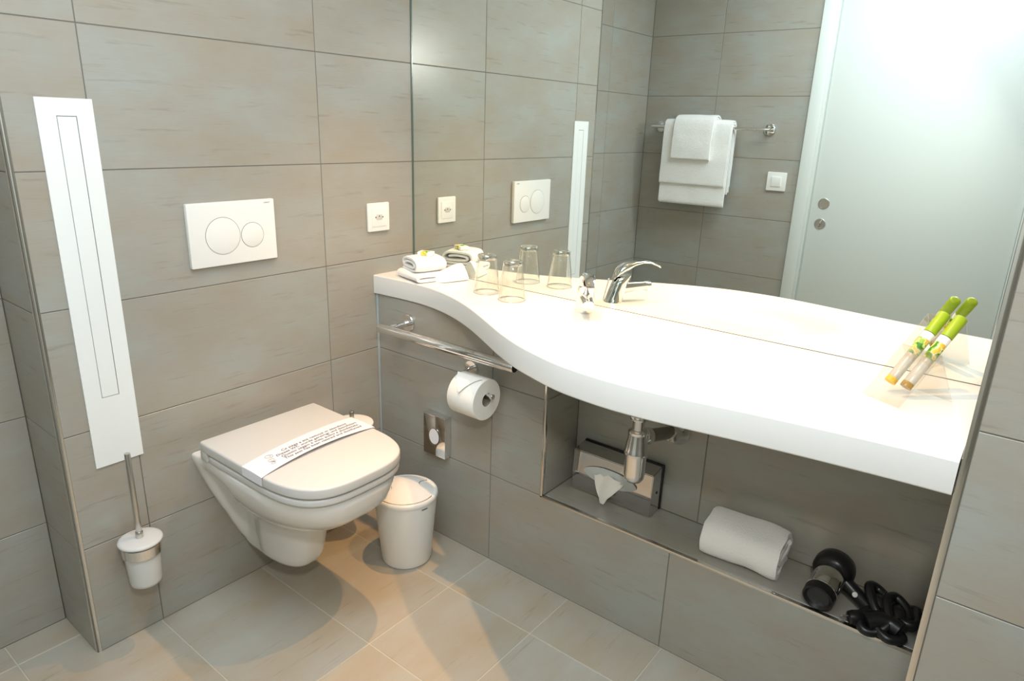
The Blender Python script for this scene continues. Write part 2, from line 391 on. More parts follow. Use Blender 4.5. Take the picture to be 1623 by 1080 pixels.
# ------------------------------------------------------------------ tissue box
tb = empty('tissue_box', (.862, .13, H1)); tag(tb, 'chrome tissue box standing against the back of the niche', 'tissue box')
bm = B(); yb, yfv = D-.012, .103
cs = [(yfv+.003, H1+.0005), (yfv, H1+.004), (yfv, H1+.072), (yfv+.001, H1+.126), (yfv+.004, H1+.130), (yb, H1+.148), (yb, H1+.0005)]
cs = [(yfv, H1+.001), (yfv-.001, H1+.060), (yfv+.002, H1+.128), (yb, H1+.137), (yb, H1+.001)]
x0, x1 = .735, .993
def ringx(x): return [(x, y, z) for y, z in cs]
loft(bm, [ringx(x0), ringx(x1)])
bmesh.ops.bevel(bm, geom=list(bm.edges), offset=.002, segments=2, affect='EDGES'); part('chrome_shell', bm, mat('dark_reflection_chrome', (.60, .60, .60, 1), .06, 1), tb, 30)  # shell chrome darkened, so its colour carries the dim niche reflection
bm = B(); box(bm, x0+.002, x1+.003, yb+.0005, D-.001, H1+.002, H1+.1405, .003); part('black_back', bm, BLACK, tb, 30)
bm = B(); oval = []
for k in range(40):
    a = 2*PI*k/40; c, s = math.cos(a), math.sin(a)
    oval.append((.861+.086*math.copysign(abs(c)**.8, c), H1+.075+.021*math.copysign(abs(s)**.8, s)*(1-.25*math.cos(2*a))))
loft(bm, [[(x, yfv-.0016, z) for x, z in oval], [(x, yfv-.004, z) for x, z in oval], [(.861+(x-.861)*.96, yfv-.0045, H1+.075+(z-H1-.075)*.85) for x, z in oval]]); part('opening_rim', bm, mat('opening_plastic', srgb(205, 210, 208), .25), tb, 40)
bm = B(); n = 14
rows = []
for i in range(n+1):
    t = i/n; row = []
    for j in range(9):
        s = j/8-.5; wdt = .105*(1-t)**.85+.004
        row.append((.862 + s*wdt - .004*t + .006*math.sin(s*9), yfv-.006 - .026*math.sin(t*1.5) - .006*math.sin(s*12+t*2)*(1-t), H1+.086 - .012*abs(s)*2*(1-t) - t*.080))
    rows.append(row)
sheet_solid(bm, rows, Vector((0, .0008, 0))); part('tissue', bm, TISSUE, tb, 60)
bm = B(); cyl(bm, (x1+.0005, .135, H1+.066), (x1+.0012, .135, H1+.066), .004, 16); part('keyhole', bm, DARK, tb)

# ------------------------------------------------------------------ towels
def ribbon(bm, path, width, axis_o, U, Vv, Wv, th, wob=.0015, nseg=14, seed=0):
    """path: 2D polyline (a,b) swept along Wv for width, with thickness th, in frame axis_o,U,Vv"""
    U, Vv, Wv = Vector(U), Vector(Vv), Vector(Wv); o = Vector(axis_o); P = catmull([(a, b, 0) for a, b in path], 6); rings = []
    N = len(P)
    for k in range(nseg+1):
        s = k/nseg; outer = []; inner = []
        e = min(s, 1-s)*width; rnd = 1-.22*max(0, 1-e/.008)**2
        for i, p in enumerate(P):
            t = (P[min(i+1, N-1)]-P[max(i-1, 0)]).normalized(); nrm = Vector((-t.y, t.x, 0)); h = th*.5*rnd
            if i in (0, N-1): h *= .55
            d = noise.noise(Vector((p.x*14+seed, p.y*14, s*width*14)))*wob*1.6
            wv = (s*width + noise.noise(Vector((i*.13+seed, 3.1, 0)))*wob*1.5)
            for lst, sg in ((outer, 1), (inner, -1)):
                q = p + nrm*(sg*h + d); lst.append(o + U*q.x + Vv*q.y + Wv*wv)
        rings.append(outer + inner[::-1])
    loft(bm, rings); return bm
# rolled/folded bath mat in the niche
rt = empty('rolled_towel', (1.27, .09, H1)); tag(rt, 'white terry towel folded into a thick roll on the niche sill', 'towel', kind=None)
ax = Vector((.187, .004, 0)).normalized(); ay = Vector((-ax.y, ax.x, 0))
path = [(.100, .010), (.055, .0085), (.012, .010), (-.002, .030), (-.002, .055), (.010, .077), (.040, .088), (.075, .088), (.102, .080), (.112, .062), (.104, .045), (.085, .040), (.045, .034), (.024, .040), (.020, .052), (.034, .062), (.080, .062)]
bm = B(); ribbon(bm, path, .190, (1.168, .040, H1+.002), ay, (0, 0, 1), ax, .0165, .0042, 26, 5); part('terry_cloth', bm, TOWEL, rt, 70)
bm = B(); ribbon(bm, [(.02, .022), (.06, .0215), (.09, .024), (.11, .023)], .186, (1.170, .040, H1+.002), ay, (0, 0, 1), ax, .010, .002, 18, 9); part('inner_fold', bm, TOWEL, rt, 70)

# small cloths on the counter, left
fc = empty('folded_face_cloth', (.16, .085, ZT)); tag(fc, 'flat folded white face cloth lying under the rolled cloth at the counter corner', 'cloth')
ang = math.radians(-16); ax = Vector((math.cos(ang), math.sin(ang), 0)); ay = Vector((-ax.y, ax.x, 0))
bm = B(); ribbon(bm, [(.118, .0065), (.06, .006), (.008, .0065), (-.003, .0135), (.008, .020), (.06, .0205), (.112, .020)], .135, (.068, .038, ZT+.0005), ay, (0, 0, 1), ax, .0115, .0012, 14, 2); part('terry_cloth', bm, TOWEL, fc, 70)
rc = empty('rolled_face_cloth', (.15, .09, ZT+.027)); tag(rc, 'white face cloth loosely rolled on top of the flat folded cloth', 'cloth')
ang = math.radians(-20); ay = Vector((math.cos(ang), math.sin(ang), 0)); ax = Vector((-ay.y, ay.x, 0))
sp = [(.000, .004), (.05, .0035), (.092, .006), (.104, .018), (.100, .032), (.086, .038), (.05, .040), (.012, .037), (.000, .025), (.006, .015), (.02, .0125), (.06, .013), (.084, .015), (.089, .022), (.08, .028), (.05, .030), (.02, .027)]
bm = B(); ribbon(bm, sp, .105, (.078, .045, ZT+.0275), ay, (0, 0, 1), ax, .0085, .0018, 12, 7); part('terry_cloth', bm, TOWEL, rc, 70)
sp_ = empty('wrapped_soap', (.135, .10, ZT+.069)); tag(sp_, 'tiny green and yellow wrapped soap lying on the rolled white cloth', 'soap')
bm = B(); box(bm, -.024, .024, -.017, .017, 0, .014, .004, 3, Matrix.Translation((.145, .085, ZT+.0715)) @ Matrix.Rotation(.35, 4, 'Z')); part('soap_bar', bm, PAPER, sp_, 40)
bm = B(); box(bm, -.014, .014, -.0174, .0174, -.0004, .0146, .004, 3, Matrix.Translation((.145, .085, ZT+.0715)) @ Matrix.Rotation(.35, 4, 'Z')); part('paper_wrapper', bm, LEAF, sp_, 40)
fan = empty('peaked_face_cloth', (.232, .105, ZT)); tag(fan, 'white face cloth folded to a point, beside the rolled cloth near the mirror', 'cloth')
bm = B(); rings = []
for k in range(11):
    t = k/10; s_ = 1-.12*abs(2*t-1)**3; y = .060+.090*t; hh = (.024+.032*t)*s_
    tri = [(-.030*s_, 0), (.030*s_, 0), (.034*s_, hh*.22), (.016, hh*.72), (.003, hh), (-.008, hh*.95), (-.020, hh*.6), (-.034*s_, hh*.22)]
    rings.append([(.225+a+.06*(t-.5)*.5, y, ZT+.001+b_) for a, b_ in [(p.x, p.y) for p in catmull([(a, b, 0) for a, b in tri], 4, True)]])
loft(bm, rings); part('terry_cloth', bm, TOWEL, fan, 70)

# ------------------------------------------------------------------ tumblers
def tumbler(x, y):
    t = empty('drinking_glass', (x, y, ZT))
    h, rb, rt_ = .114, .0395, .0275
    bm = B(); th = .0013
    prof = [(rb, .0), (rb-.0001, .001), (rb-(rb-rt_)*.5, h*.52), (rt_+.0004, h-.008), (rt_, h-.002), (rt_-.002, h), (.0001, h),]
    inn = [(.0001, h-.012), (rt_-.0035, h-.012), (rt_-.0015, h-.016), (rb-(rb-rt_)*.5-th, h*.52), (rb-th, .001), (rb-th*.6, 0)]
    lathe(bm, prof+inn+[prof[0]], (x, y, ZT+.0003), (0, 0, 1), 48, False, False); bmesh.ops.remove_doubles(bm, verts=bm.verts, dist=1e-6)
    part('glass_body', bm, GLASS, t, 50)
    bm = B(); lathe(bm, [(rt_-.0028, h-.0125), (rt_-.0004, h-.0125), (rt_+.0002, h-.010), (rt_+.0006, h-.002), (rt_-.001, h+.0006), (rt_-.004, h+.0006), (rt_-.0045, h-.003), (rt_-.0028, h-.0125)], (x, y, ZT+.0003), (0, 0, 1), 48, False, False); part('thick_base_ring', bm, GLASSB, t, 40)
    bm = B(); lathe(bm, [(rb-.0022, 0), (rb+.0006, 0), (rb+.0006, .0016), (rb-.0018, .0016), (rb-.0022, 0)], (x, y, ZT+.0003), (0, 0, 1), 48, False, False); part('drinking_rim', bm, GLASSB, t, 40)
    return t
tag(tumbler(.4167, .0669), 'clear tumbler standing upside down, the one nearer the folded cloths', 'glass', 'upturned tumblers on the counter')
tag(tumbler(.5274, .0486), 'clear tumbler standing upside down, the one nearer the tap', 'glass', 'upturned tumblers on the counter')

# ------------------------------------------------------------------ tap
fa = empty('basin_tap', (.745, .092, ZT)); tag(fa, 'chrome single lever basin tap standing on the white counter', 'tap')
dv = Vector((.60, -.80, 0)); sv = Vector((.80, .60, 0))
def tp(a, z, s=0):
    a = a + .30*min(z, .09)*(1 if a < .2 else 0); return Vector((.745, .092, ZT)) + dv*a + sv*s + Vector((0, 0, z))
bm = B(); rings = []
for a, z, rw, rl in ((0, .0005, .0275, .0275), (0, .004, .0270, .027), (0, .008, .0255, .0255), (.000, .03, .0240, .0245), (.001, .055, .0230, .0240), (.003, .07, .0225, .0235), (.005, .076, .0195, .021)):
    rings.append([tp(a + rl*math.cos(q), z + .18*rl*math.cos(q)*(z > .05), rw*math.sin(q)) for q in [2*PI*k/32 for k in range(32)]])
loft(bm, rings); part('tap_body', bm, CHROME, fa, 50)
bm = B(); rings = []
for a, z, rw, rh in ((.0, .038, .019, .019), (.02, .040, .0185, .0175), (.05, .043, .0170, .0145), (.075, .045, .0160, .013), (.093, .045, .0155, .0122), (.098, .0447, .0142, .011)):
    rings.append([tp(a, z + rh*math.sin(q), rw*math.copysign(abs(math.cos(q))**.7, math.cos(q))) for q in [2*PI*k/24 for k in range(24)]])
loft(bm, rings); spt = part('spout', bm, CHROME, fa, 50)
bm = B(); cyl(bm, tp(.088, .030), tp(.088, .040), .0105, 24, .001); part('aerator', bm, STEEL, spt, 40)
bm = B(); rings = []
for a, z, rw, rh in ((-.024, .070, .012, .008), (-.020, .084, .0185, .014), (-.008, .094, .0205, .015), (.008, .102, .0205, .0125), (.03, .1105, .0175, .007), (.055, .115, .0155, .0042), (.08, .113, .0145, .0034), (.102, .105, .0135, .0032), (.112, .099, .0115, .0028)):
    rings.append([tp(a, z + rh*math.sin(q), rw*math.copysign(abs(math.cos(q))**.8, math.cos(q))) for q in [2*PI*k/24 for k in range(24)]])
loft(bm, rings); part('lever', bm, CHROME, fa, 50)
bm = B(); tube(bm, [tp(-.032, .005), tp(-.034, .03), tp(-.036, .062)], .0016, 10); lathe(bm, [(.001, 0), (.004, .001), (.0045, .004), (.003, .008), (.001, .009)], tp(-.036, .060), (0, 0, 1), 14); part('pop_up_rod', bm, CHROME, fa, 50)

# ------------------------------------------------------------------ acrylic stand with two tubes
dT = Vector((.059, .090, .133)).normalized()
st = empty('acrylic_stand', (1.53, -.02, ZT)); tag(st, 'clear acrylic sloping stand at the right end of the white counter', 'stand')
f0, f1 = Vector((1.478, -.051, ZT+.0006)), Vector((1.548, -.088, ZT+.0006))
nrm = (f1-f0).normalized().cross(dT).normalized(); nrm = nrm if nrm.z > 0 else -nrm
bm = B(); back = Vector((.040, .150, 0))
def sheet(bm, a, b, c, d, n_, th=.0022):
    n_ = n_*th; loft(bm, [[a, b, c, d], [a+n_, b+n_, c+n_, d+n_]])
top0, top1 = f0 + dT*.125, f1 + dT*.125
sheet(bm, f0, f1, top1, top0, nrm); part('sloping_plate', bm, ACRYL, st, 20)
bm = B(); g0, g1 = Vector((top0.x+.030, top0.y+.045, ZT+.0008)), Vector((top1.x+.030, top1.y+.045, ZT+.0008))
k0, k1 = top0, top1
sheet(bm, k0, k1, g1, g0, (k1-k0).cross(g0-k0).normalized()*-1); part('rear_support', bm, ACRYL, st, 20)
def vial(bot, label, liq):
    bot = Vector(bot); t = empty('shampoo_vial', bot); L = .171; r = .0105; u_, v_, a_ = frame(dT)
    bm = B(); lathe(bm, [(.002, 0), (r*.9, .0005), (r, .003), (r, .118), (r*.8, .122)], bot, dT, 28); part('clear_tube', bm, CLEARLIQ, t, 50)
    bm = B(); lathe(bm, [(r*.5, -.0006), (r+.0003, .0), (r+.0004, .010), (r+.0001, .0105)], bot, dT, 28); part('bottom_plug', bm, liq, t, 50)
    bm = B(); lathe(bm, [(r+.0003, .068), (r+.0004, .0681), (r+.0004, .106), (r+.0002, .1061)], bot, dT, 28, False, False); part('printed_label', bm, LEAF, t, 50)
    bm = B(); lathe(bm, [(r+.0003, .1062), (r+.0005, .1063), (r+.0005, .121), (r, .1212)], bot, dT, 28, False, False); part('white_band', bm, LABELW, t, 50)
    bm = B(); lathe(bm, [(r*.9, .122), (r+.0009, .1225), (r+.0009, .168), (r*.9, .1705), (r*.5, L), (.0005, L)], bot, dT, 28); part('cap', bm, GREEN, t, 50)
    return t
lift = nrm*.0138
B0 = Vector((1.602, .0764, 1.0078)) - dT*.171; B1 = Vector((1.5725, .0903, 1.0074)) - dT*.171
tag(vial(B0, 'r', AMBER), 'green-capped vial with amber bottom on the stand, nearer the right wall', 'bottle', 'green-capped vials on the stand')
tag(vial(B1, 'l', YEL), 'green-capped vial with yellow-green bottom on the stand, farther from the right wall', 'bottle', 'green-capped vials on the stand')

# ------------------------------------------------------------------ toilet
TY = -.487
to = empty('wall_hung_toilet', (0, TY, .09)); tag(to, 'white wall-hung toilet with closed lid under the flush plate', 'toilet')
lev = [(.4585, .498, .172, .172, 3.1), (.457, .503, .177, .177, 3.1), (.452, .507, .1795, .1795, 3.1), (.435, .507, .180, .178, 3.1), (.415, .503, .178, .171, 3.0), (.395, .500, .173, .165, 2.8), (.37, .475, .160, .156, 2.7), (.345, .441, .143, .147, 2.6), (.32, .402, .124, .137, 2.5),
       (.297, .357, .104, .127, 2.4), (.280, .322, .090, .120, 2.4), (.268, .303, .082, .115, 2.5), (.255, .296, .079, .108, 2.6), (.21, .286, .076, .090, 2.7), (.165, .275, .073, .070, 2.7), (.142, .264, .069, .060, 2.7), (.129, .250, .062, .048, 2.7), (.121, .230, .050, .036, 2.7), (.1185, .20, .035, .025, 2.5)]
bm = B(); rings = []
for z, xf, wb_, wf_, n_ in lev:
    half = []; x0_ = xf*.38
    for x in (.0008, .010, .016, .021, .026, .032, .039, .047, .060, .080, .103):
        fo = 1-ss((x-.014)/.030); body = wb_*(1 - (.04+.24*ss((.435-z)/.07)*ss((z-.12)/.10))*(1-ss((x-.03)/.17)))
        half.append((x, body + (wf_-body)*fo))
    m_ = 14
    for k in range(m_+1):
        q = PI/2*k/m_; x = x0_ + (xf-x0_)*math.sin(q)**(2/n_); h = wb_*max(0, math.cos(q))**(2/n_)
        if x > half[-1][0]+.002: half.append((x, h))
    while len(half) < 26: half.insert(11, ((half[10][0]+half[11][0])/2, (half[10][1]+half[11][1])/2))
    half = half[:26]
    ring = [(x, TY-h, z) for x, h in half] + [(x, TY+h, z) for x, h in half[::-1][1 if half[-1][1] < 1e-4 else 0:]]
    rings.append(ring)
nmin = min(len(r) for r in rings); rings = [r[:nmin] for r in rings]
loft(bm, rings); part('bowl', bm, CERAMIC, to, 60)
def dshape(xr, xf, hw, x0, n_, rr=.008):
    half = [(xr, hw-rr), (xr+rr*.3, hw-rr*.3), (xr+rr, hw)]
    for k in range(1, 8): half.append((xr+rr+(x0-xr-rr)*k/8, hw))
    for k in range(25):
        q = PI/2*k/24; half.append((x0+(xf-x0)*math.sin(q)**(2/n_), hw*max(0, math.cos(q))**(2/n_)))
    L_ = [(x, TY-h) for x, h in half]; R_ = [(x, TY+h) for x, h in half[:-1][::-1]]
    return L_+R_
bm = B(); slab(bm, dshape(.088, .513, .180, .28, 3.2), .4605, .4790, .005); part('seat', bm, LIDPL, to, 40)
bm = B(); slab(bm, dshape(.052, .517, .1815, .28, 3.2), .4825, .5115, .006); lid = part('lid', bm, LIDPL, to, 40)
bm = B(); box(bm, .0526, .0845, TY-.1812, TY+.1812, .4592, .504, .0035); part('hinge_cover', bm, LIDPL, to, 40)
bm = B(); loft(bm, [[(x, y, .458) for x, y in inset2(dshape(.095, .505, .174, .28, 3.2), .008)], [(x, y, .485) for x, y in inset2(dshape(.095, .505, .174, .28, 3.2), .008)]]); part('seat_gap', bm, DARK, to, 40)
# paper hygiene band
pb = empty('hygiene_paper_band', (.29, TY, .512)); tag(pb, 'white paper hygiene band with small grey lettering across the toilet lid', 'paper band')
def bandz(y):   # height over lid
    s = (y-TY)/.183; return .5125 + .0055*max(0, math.cos(s*PI/2))**.7
bm = B(); rows = []
NB = 40
for i in range(NB+1):
    s = -1+2*i/NB; y = TY + s*.1835; xa = .262-.018*(s+1) - .010*(1-s*s); xb_ = .348-.010*(s+1) - .012*(1-s*s); z = bandz(y)
    rows.append([(xa + (xb_-xa)*k/8, y, z + (.0015*math.sin(k/8*PI))+(.004*(1-s*s)*(k/8)**3)) for k in range(9)])
first = [[(p[0], TY-.1840, zz) for p in rows[0]] for zz in (.4885, .500)]; first2 = [[(p[0], TY-.1838, .508) for p in rows[0]]]
last = [[(p[0], TY+.1838, .508) for p in rows[-1]]] + [[(p[0], TY+.1840, zz) for p in rows[-1]] for zz in (.500, .4885)]
loft(bm, first+first2+rows+last, False, False, False); part('paper_strip', bm, PAPER2, pb, 60)
for k, s_ in enumerate(("Ce siège a été nettoyé et désinfecté", "Dieses WC wurde gereinigt und desinfiziert", "Questo seggio è stato pulito e disinfettato", "This seat has been cleaned and disinfected")):
    xx = .262 + k*.0145
    mt = Matrix.Translation((xx+.002, TY+.030, .5215)) @ Matrix.Rotation(math.radians(93.5), 4, 'Z')
    t_ = text('lettering', s_, .0150, PRINT, mt, None, .25, .0001); 
    for v in t_.data.vertices:
        s2 = (v.co.y-TY)/.1835; xa = .262-.018*(s2+1) - .010*(1-s2*s2); xb_ = .348-.010*(s2+1) - .012*(1-s2*s2); kk = (v.co.x-xa)/(xb_-xa)
        v.co.z = bandz(v.co.y) + .0015*math.sin(max(0, min(1, kk))*PI) + .004*(1-s2*s2)*max(0, kk)**3 + .0007
    t_.parent = pb; t_.matrix_parent_inverse = pb.matrix_world.inverted() if pb.matrix_world != Matrix() else Matrix.Translation(-Vector((.29, TY, .512)))
bm = B()
def squig(bm, cx, cy, r, turns, off):
    P = [(cx + r*(1-.6*k/30)*math.cos(k/30*turns*2*PI+off), cy + r*1.3*(1-.6*k/30)*math.sin(k/30*turns*2*PI+off), bandz(cy)+.0026) for k in range(31)]
    tube(bm, P, .00035, 4)
squig(bm, .275, TY-.118, .010, 1.4, 0); squig(bm, .297, TY-.122, .009, -1.4, 1); squig(bm, .312, TY-.126, .006, 1.2, 2); part('ornament', bm, PRINT, pb)

# ------------------------------------------------------------------ flush plate
fp = empty('flush_plate', (0, -.490, 1.04)); tag(fp, 'white rectangular dual flush plate with two round buttons above the toilet', 'flush plate')
bm = B(); slab(bm, rrect(-.613, -.367, .958, 1.122, .003, 3), 0, .013, .0016, 3)
bmesh.ops.transform(bm, matrix=Matrix(((0, 0, 1, .0005), (1, 0, 0, 0), (0, 1, 0, 0), (0, 0, 0, 1))), verts=bm.verts); part('plate', bm, PLASTIC, fp, 40)
def disc_pts(cy, cz, r, cut=None, n=64):
    out = []
    for k in range(n):
        a = 2*PI*k/n; y, z = cy+r*math.cos(a), cz+r*math.sin(a)
        if cut:
            dd = math.hypot(y-cut[0], z-cut[1])
            if dd < cut[2]:
                q = cut[2]/max(dd, 1e-6); y, z = cut[0]+(y-cut[0])*q, cut[1]+(z-cut[1])*q
        out.append((y, z))
    return out
big = (-.5225, 1.035, .0485); sm_ = (-.4385, 1.030, .0335)
for nm, P in (('large_button', disc_pts(*big)), ('small_button', disc_pts(*sm_, cut=(big[0], big[1], .0495)))):
    bm = B(); loft(bm, [[(.0136, y, z) for y, z in P], [(.0138, y, z) for y, z in P]])
    o1 = part('button_gap', bm, mat('seam_grey', srgb(96, 96, 92), .7), fp)
    bm = B(); c_ = P; Q = inset2(P, .0011); Q2 = inset2(P, .0022)
    loft(bm, [[(.0137, y, z) for y, z in Q], [(.0143, y, z) for y, z in Q], [(.0147, y, z) for y, z in Q2]]); part(nm, bm, PLASTIC, fp, 40)
text('logo_lettering', 'GEBERIT', .0052, PRINT, Matrix(((0, 0, 1, .0136), (1, 0, 0, -.389), (0, 1, 0, 1.1125), (0, 0, 0, 1))), None, 0, .0001).parent = fp
bpy.data.objects['logo_lettering'].matrix_parent_inverse = Matrix.Translation((0, .490, -1.04))

# ------------------------------------------------------------------ wall sockets / switch
def yz(bm, x=.0005): bmesh.ops.transform(bm, matrix=Matrix(((0, 0, 1, x), (1, 0, 0, 0), (0, 1, 0, 0), (0, 0, 0, 1))), verts=bm.verts); return bm
so = empty('power_socket', (0, .011, 1.04)); tag(so, 'white square power socket on the tiled wall beside the mirror edge', 'socket')
bm = B(); slab(bm, rrect(-.033, .056, .995, 1.085, .004, 3), 0, .008, .002, 3); part('cover_plate', yz(bm), PLASTIC, so, 40)
bm = B(); slab(bm, rrect(-.018, .041, 1.010, 1.070, .003, 3), .007, .0098, .001, 2); ins = part('insert', yz(bm), PLASTIC, so, 40)
bm = B(); hexp = [(.0115+.017*sx, 1.040+.0095*sz) for sx, sz in ((-1, 0), (-.6, -1), (.6, -1), (1, 0), (.6, 1), (-.6, 1))]
loft(bm, [[(.0101, y, z) for y, z in hexp], [(.0106, y, z) for y, z in inset2(hexp, .001)]]); part('socket_well', bm, mat('socket_shade', srgb(205, 203, 197), .5), ins, 40)
for yy, zz in ((-.003, 1.040), (.026, 1.040), (.0115, 1.043)):
    bm = B(); cyl(bm, (.0105, yy, zz), (.0109, yy, zz), .0022, 12); part('pin_hole', bm, DARK, ins)
sw = empty('light_switch', (.565, YF, 1.102)); tag(sw, 'white square light switch beside the door, seen in the mirror', 'light switch')
bm = B(); slab(bm, rrect(-.048, .048, -.046, .046, .004, 3), 0, .009, .002, 3); bmesh.ops.transform(bm, matrix=Matrix(((1, 0, 0, .565), (0, 0, 1, YF+.0005), (0, 1, 0, 1.102), (0, 0, 0, 1))), verts=bm.verts); part('cover_plate', bm, PLASTIC, sw, 40)
bm = B(); slab(bm, rrect(-.024, .024, -.024, .024, .003, 3), .008, .0135, .0015, 3); bmesh.ops.transform(bm, matrix=Matrix.Translation((.565, YF+.0005, 1.102)) @ Matrix(((1, 0, 0, 0), (0, 0, 1, 0), (0, 1, 0, 0), (0, 0, 0, 1))) @ Matrix.Rotation(.05, 4, 'X'), verts=bm.verts); part('rocker', bm, PLASTIC, sw, 40)

# ------------------------------------------------------------------ tall white flap panel left
pn = empty('wall_panel', (0, -.8435, .505)); tag(pn, 'tall narrow white panel with an inset flap on the tiled wall', 'wall panel')
bm = B()
Y0, Y1, Z0, Z1 = -.899, -.788, .505, 1.359; y0, y1, z0, z1 = -.8615, -.8235, .680, 1.322
for b_ in ((Y0, y0-.0008, Z0, Z1), (y1+.0008, Y1, Z0, Z1), (y0-.0008, y1+.0008, Z0, z0-.0008), (y0-.0008, y1+.0008, z1+.0008, Z1)): box(bm, .0005, .0035, b_[0], b_[1], b_[2], b_[3])
bmesh.ops.remove_doubles(bm, verts=bm.verts, dist=1e-5); part('surround', bm, PANELW, pn)
bm = B(); box(bm, .0005, .0032, y0+.0006, y1-.0006, z0+.0006, z1-.0006, .0004, 1); part('flap', bm, PANELW, pn)
bm = B(); box(bm, .0003, .0009, y0-.001, y1+.001, z0-.001, z1+.001); part('shadow_gap', bm, DARK, pn)

# ------------------------------------------------------------------ toilet brush with holder
hb = empty('toilet_brush_holder', (0, -.851, .19)); tag(hb, 'toilet brush in a frosted glass holder on the wall under the white panel', 'toilet brush')
hx, hy = .069, -.851
bm = B(); lathe(bm, [(.001, .186), (.030, .187), (.0355, .191), (.037, .198), (.0415, .285), (.0425, .304), (.0405, .304), (.0395, .285), (.035, .2), (.001, .195)], (hx, hy, 0)); part('glass_cup', bm, FROST, hb, 50)
bm = B(); lathe(bm, [(.0505, .309), (.0518, .3115), (.0505, .315), (.044, .3175), (.02, .3195), (.001, .3195)], (hx, hy, 0)); lathe(bm, [(.0505, .309), (.044, .3045), (.001, .3045)], (hx, hy, 0)); part('lid', bm, FROST, hb, 50)
bm = B(); lathe(bm, [(.0432, .276), (.0450, .276), (.0455, .303), (.0437, .303), (.0432, .276)], (hx, hy, 0), cap0=False, cap1=False); box(bm, .0006, .03, hy-.012, hy+.012, .279, .301, .002); part('metal_ring', bm, CHROME, hb, 40)
bm = B(); cyl(bm, (hx, hy, .3195), (hx, hy, .552), .0068, 24, .0012); hdl = part('handle', bm, STEEL, hb, 40)
bm = B(); cyl(bm, (hx, hy, .3195), (hx, hy, .336), .0088, 24, .0012); part('handle_collar', bm, STEEL, hdl, 40)

# ------------------------------------------------------------------ small lidded canister in the corner
cn = empty('lidded_canister', (0, -.185, .33)); tag(cn, 'white round canister with a short metal knob in the corner behind the toilet lid', 'canister')
cx, cy, cz = .090, -.194, .4146
bm = B(); lathe(bm, [(.001, -.12), (.048, -.119), (.052, -.115), (.060, -.010), (.060, -.006), (.001, -.006)], (cx, cy, cz)); part('body', bm, PLASTIC, cn, 50)
bm = B(); lathe(bm, [(.001, -.005), (.066, -.005), (.0675, -.001), (.066, .002), (.05, .0045), (.001, .006)], (cx, cy, cz)); part('lid', bm, PLASTIC, cn, 50)
bm = B(); cyl(bm, (cx, cy, cz+.005), (cx, cy, cz+.042), .0075, 20, .001); part('knob', bm, STEEL, cn, 50)
bm = B(); box(bm, .0006, .034, cy-.015, cy+.015, cz-.06, cz-.03, .003); part('wall_bracket', bm, CHROME, cn, 40)

# ------------------------------------------------------------------ swing bin
bn = empty('waste_bin', (.2931, -.1588, 0)); tag(bn, 'white conical swing-lid waste bin on the floor beside the toilet', 'waste bin')
BX, BY = .2931, -.1588
bm = B(); lathe(bm, [(.001, .001), (.072, .001), (.0765, .003), (.0790, .010), (.0975, .222), (.0975, .226), (.094, .226)], (BX, BY, 0), n=64); part('body', bm, PLASTIC, bn, 40)
def dome(r): return .238 + .020*(1-(r/.092)**2)
bm = B(); lathe(bm, [(.0975, .2225), (.0998, .224), (.1004, .229), (.0998, .2345), (.0970, .2385), (.0935, .2395)] + [(r, dome(r)-.003) for r in (.0915, .075, .055, .035, .015, .001)], (BX, BY, 0), n=64, cap0=False); part('lid_rim', bm, PLASTIC, bn, 40)
va = Vector((.80, -.60, 0)); ua = Vector((.60, .80, 0))
bm = B(); R2 = .089; NV, NU = 28, 14; top, botm = [], []
rows = []
for i in range(NV+1):
    v = -R2+.001+2*(R2-.001)*i/NV; hw = min(math.sqrt(max(R2*R2-v*v, 1e-7)), .042+.045*abs(v/.055)**2.2)
    rows.append([(u_, v) for u_ in [hw*(-1+2*k/NU) for k in range(NU+1)]])
def P3(u_, v, dz): r = math.hypot(u_, v); q = Vector((BX, BY, 0)) + ua*u_ + va*v; return (q.x, q.y, dome(r)+dz)
sheet_solid(bm, [[P3(u_, v, .0006) for u_, v in r] for r in rows], Vector((0, 0, -.0028))); part('swing_flap', bm, PLASTIC, bn, 50)
seam = mat('seam_shadow', srgb(120, 116, 108), .8)
bm = B(); rows2 = []
for i in range(NV+1):
    v = -R2-.0012+2*(R2+.0012)*i/NV; rr2 = R2+.0016; hw = min(math.sqrt(max(rr2*rr2-v*v, 1e-7)), .0435+.045*abs(v/.055)**2.2)
    rows2.append([P3(hw*(-1+2*k/NU), v, -.0024) for k in range(NU+1)])
loft(bm, rows2, False, False, False); part('flap_gap', bm, seam, bn)
a0 = math.atan2(-1.30, 1.40)+.62
bm = B(); rows = []
for k in range(7):
    a = a0 - .11 + .22*k/6; rows.append([(BX+rr*math.cos(a), BY+rr*math.sin(a), zz) for zz, rr in ((.2115, .0972), (.2150, .0975))])
sheet_solid(bm, rows, Vector((-.0004, .0004, 0))); part('printed_mark', bm, PRINT, bn)

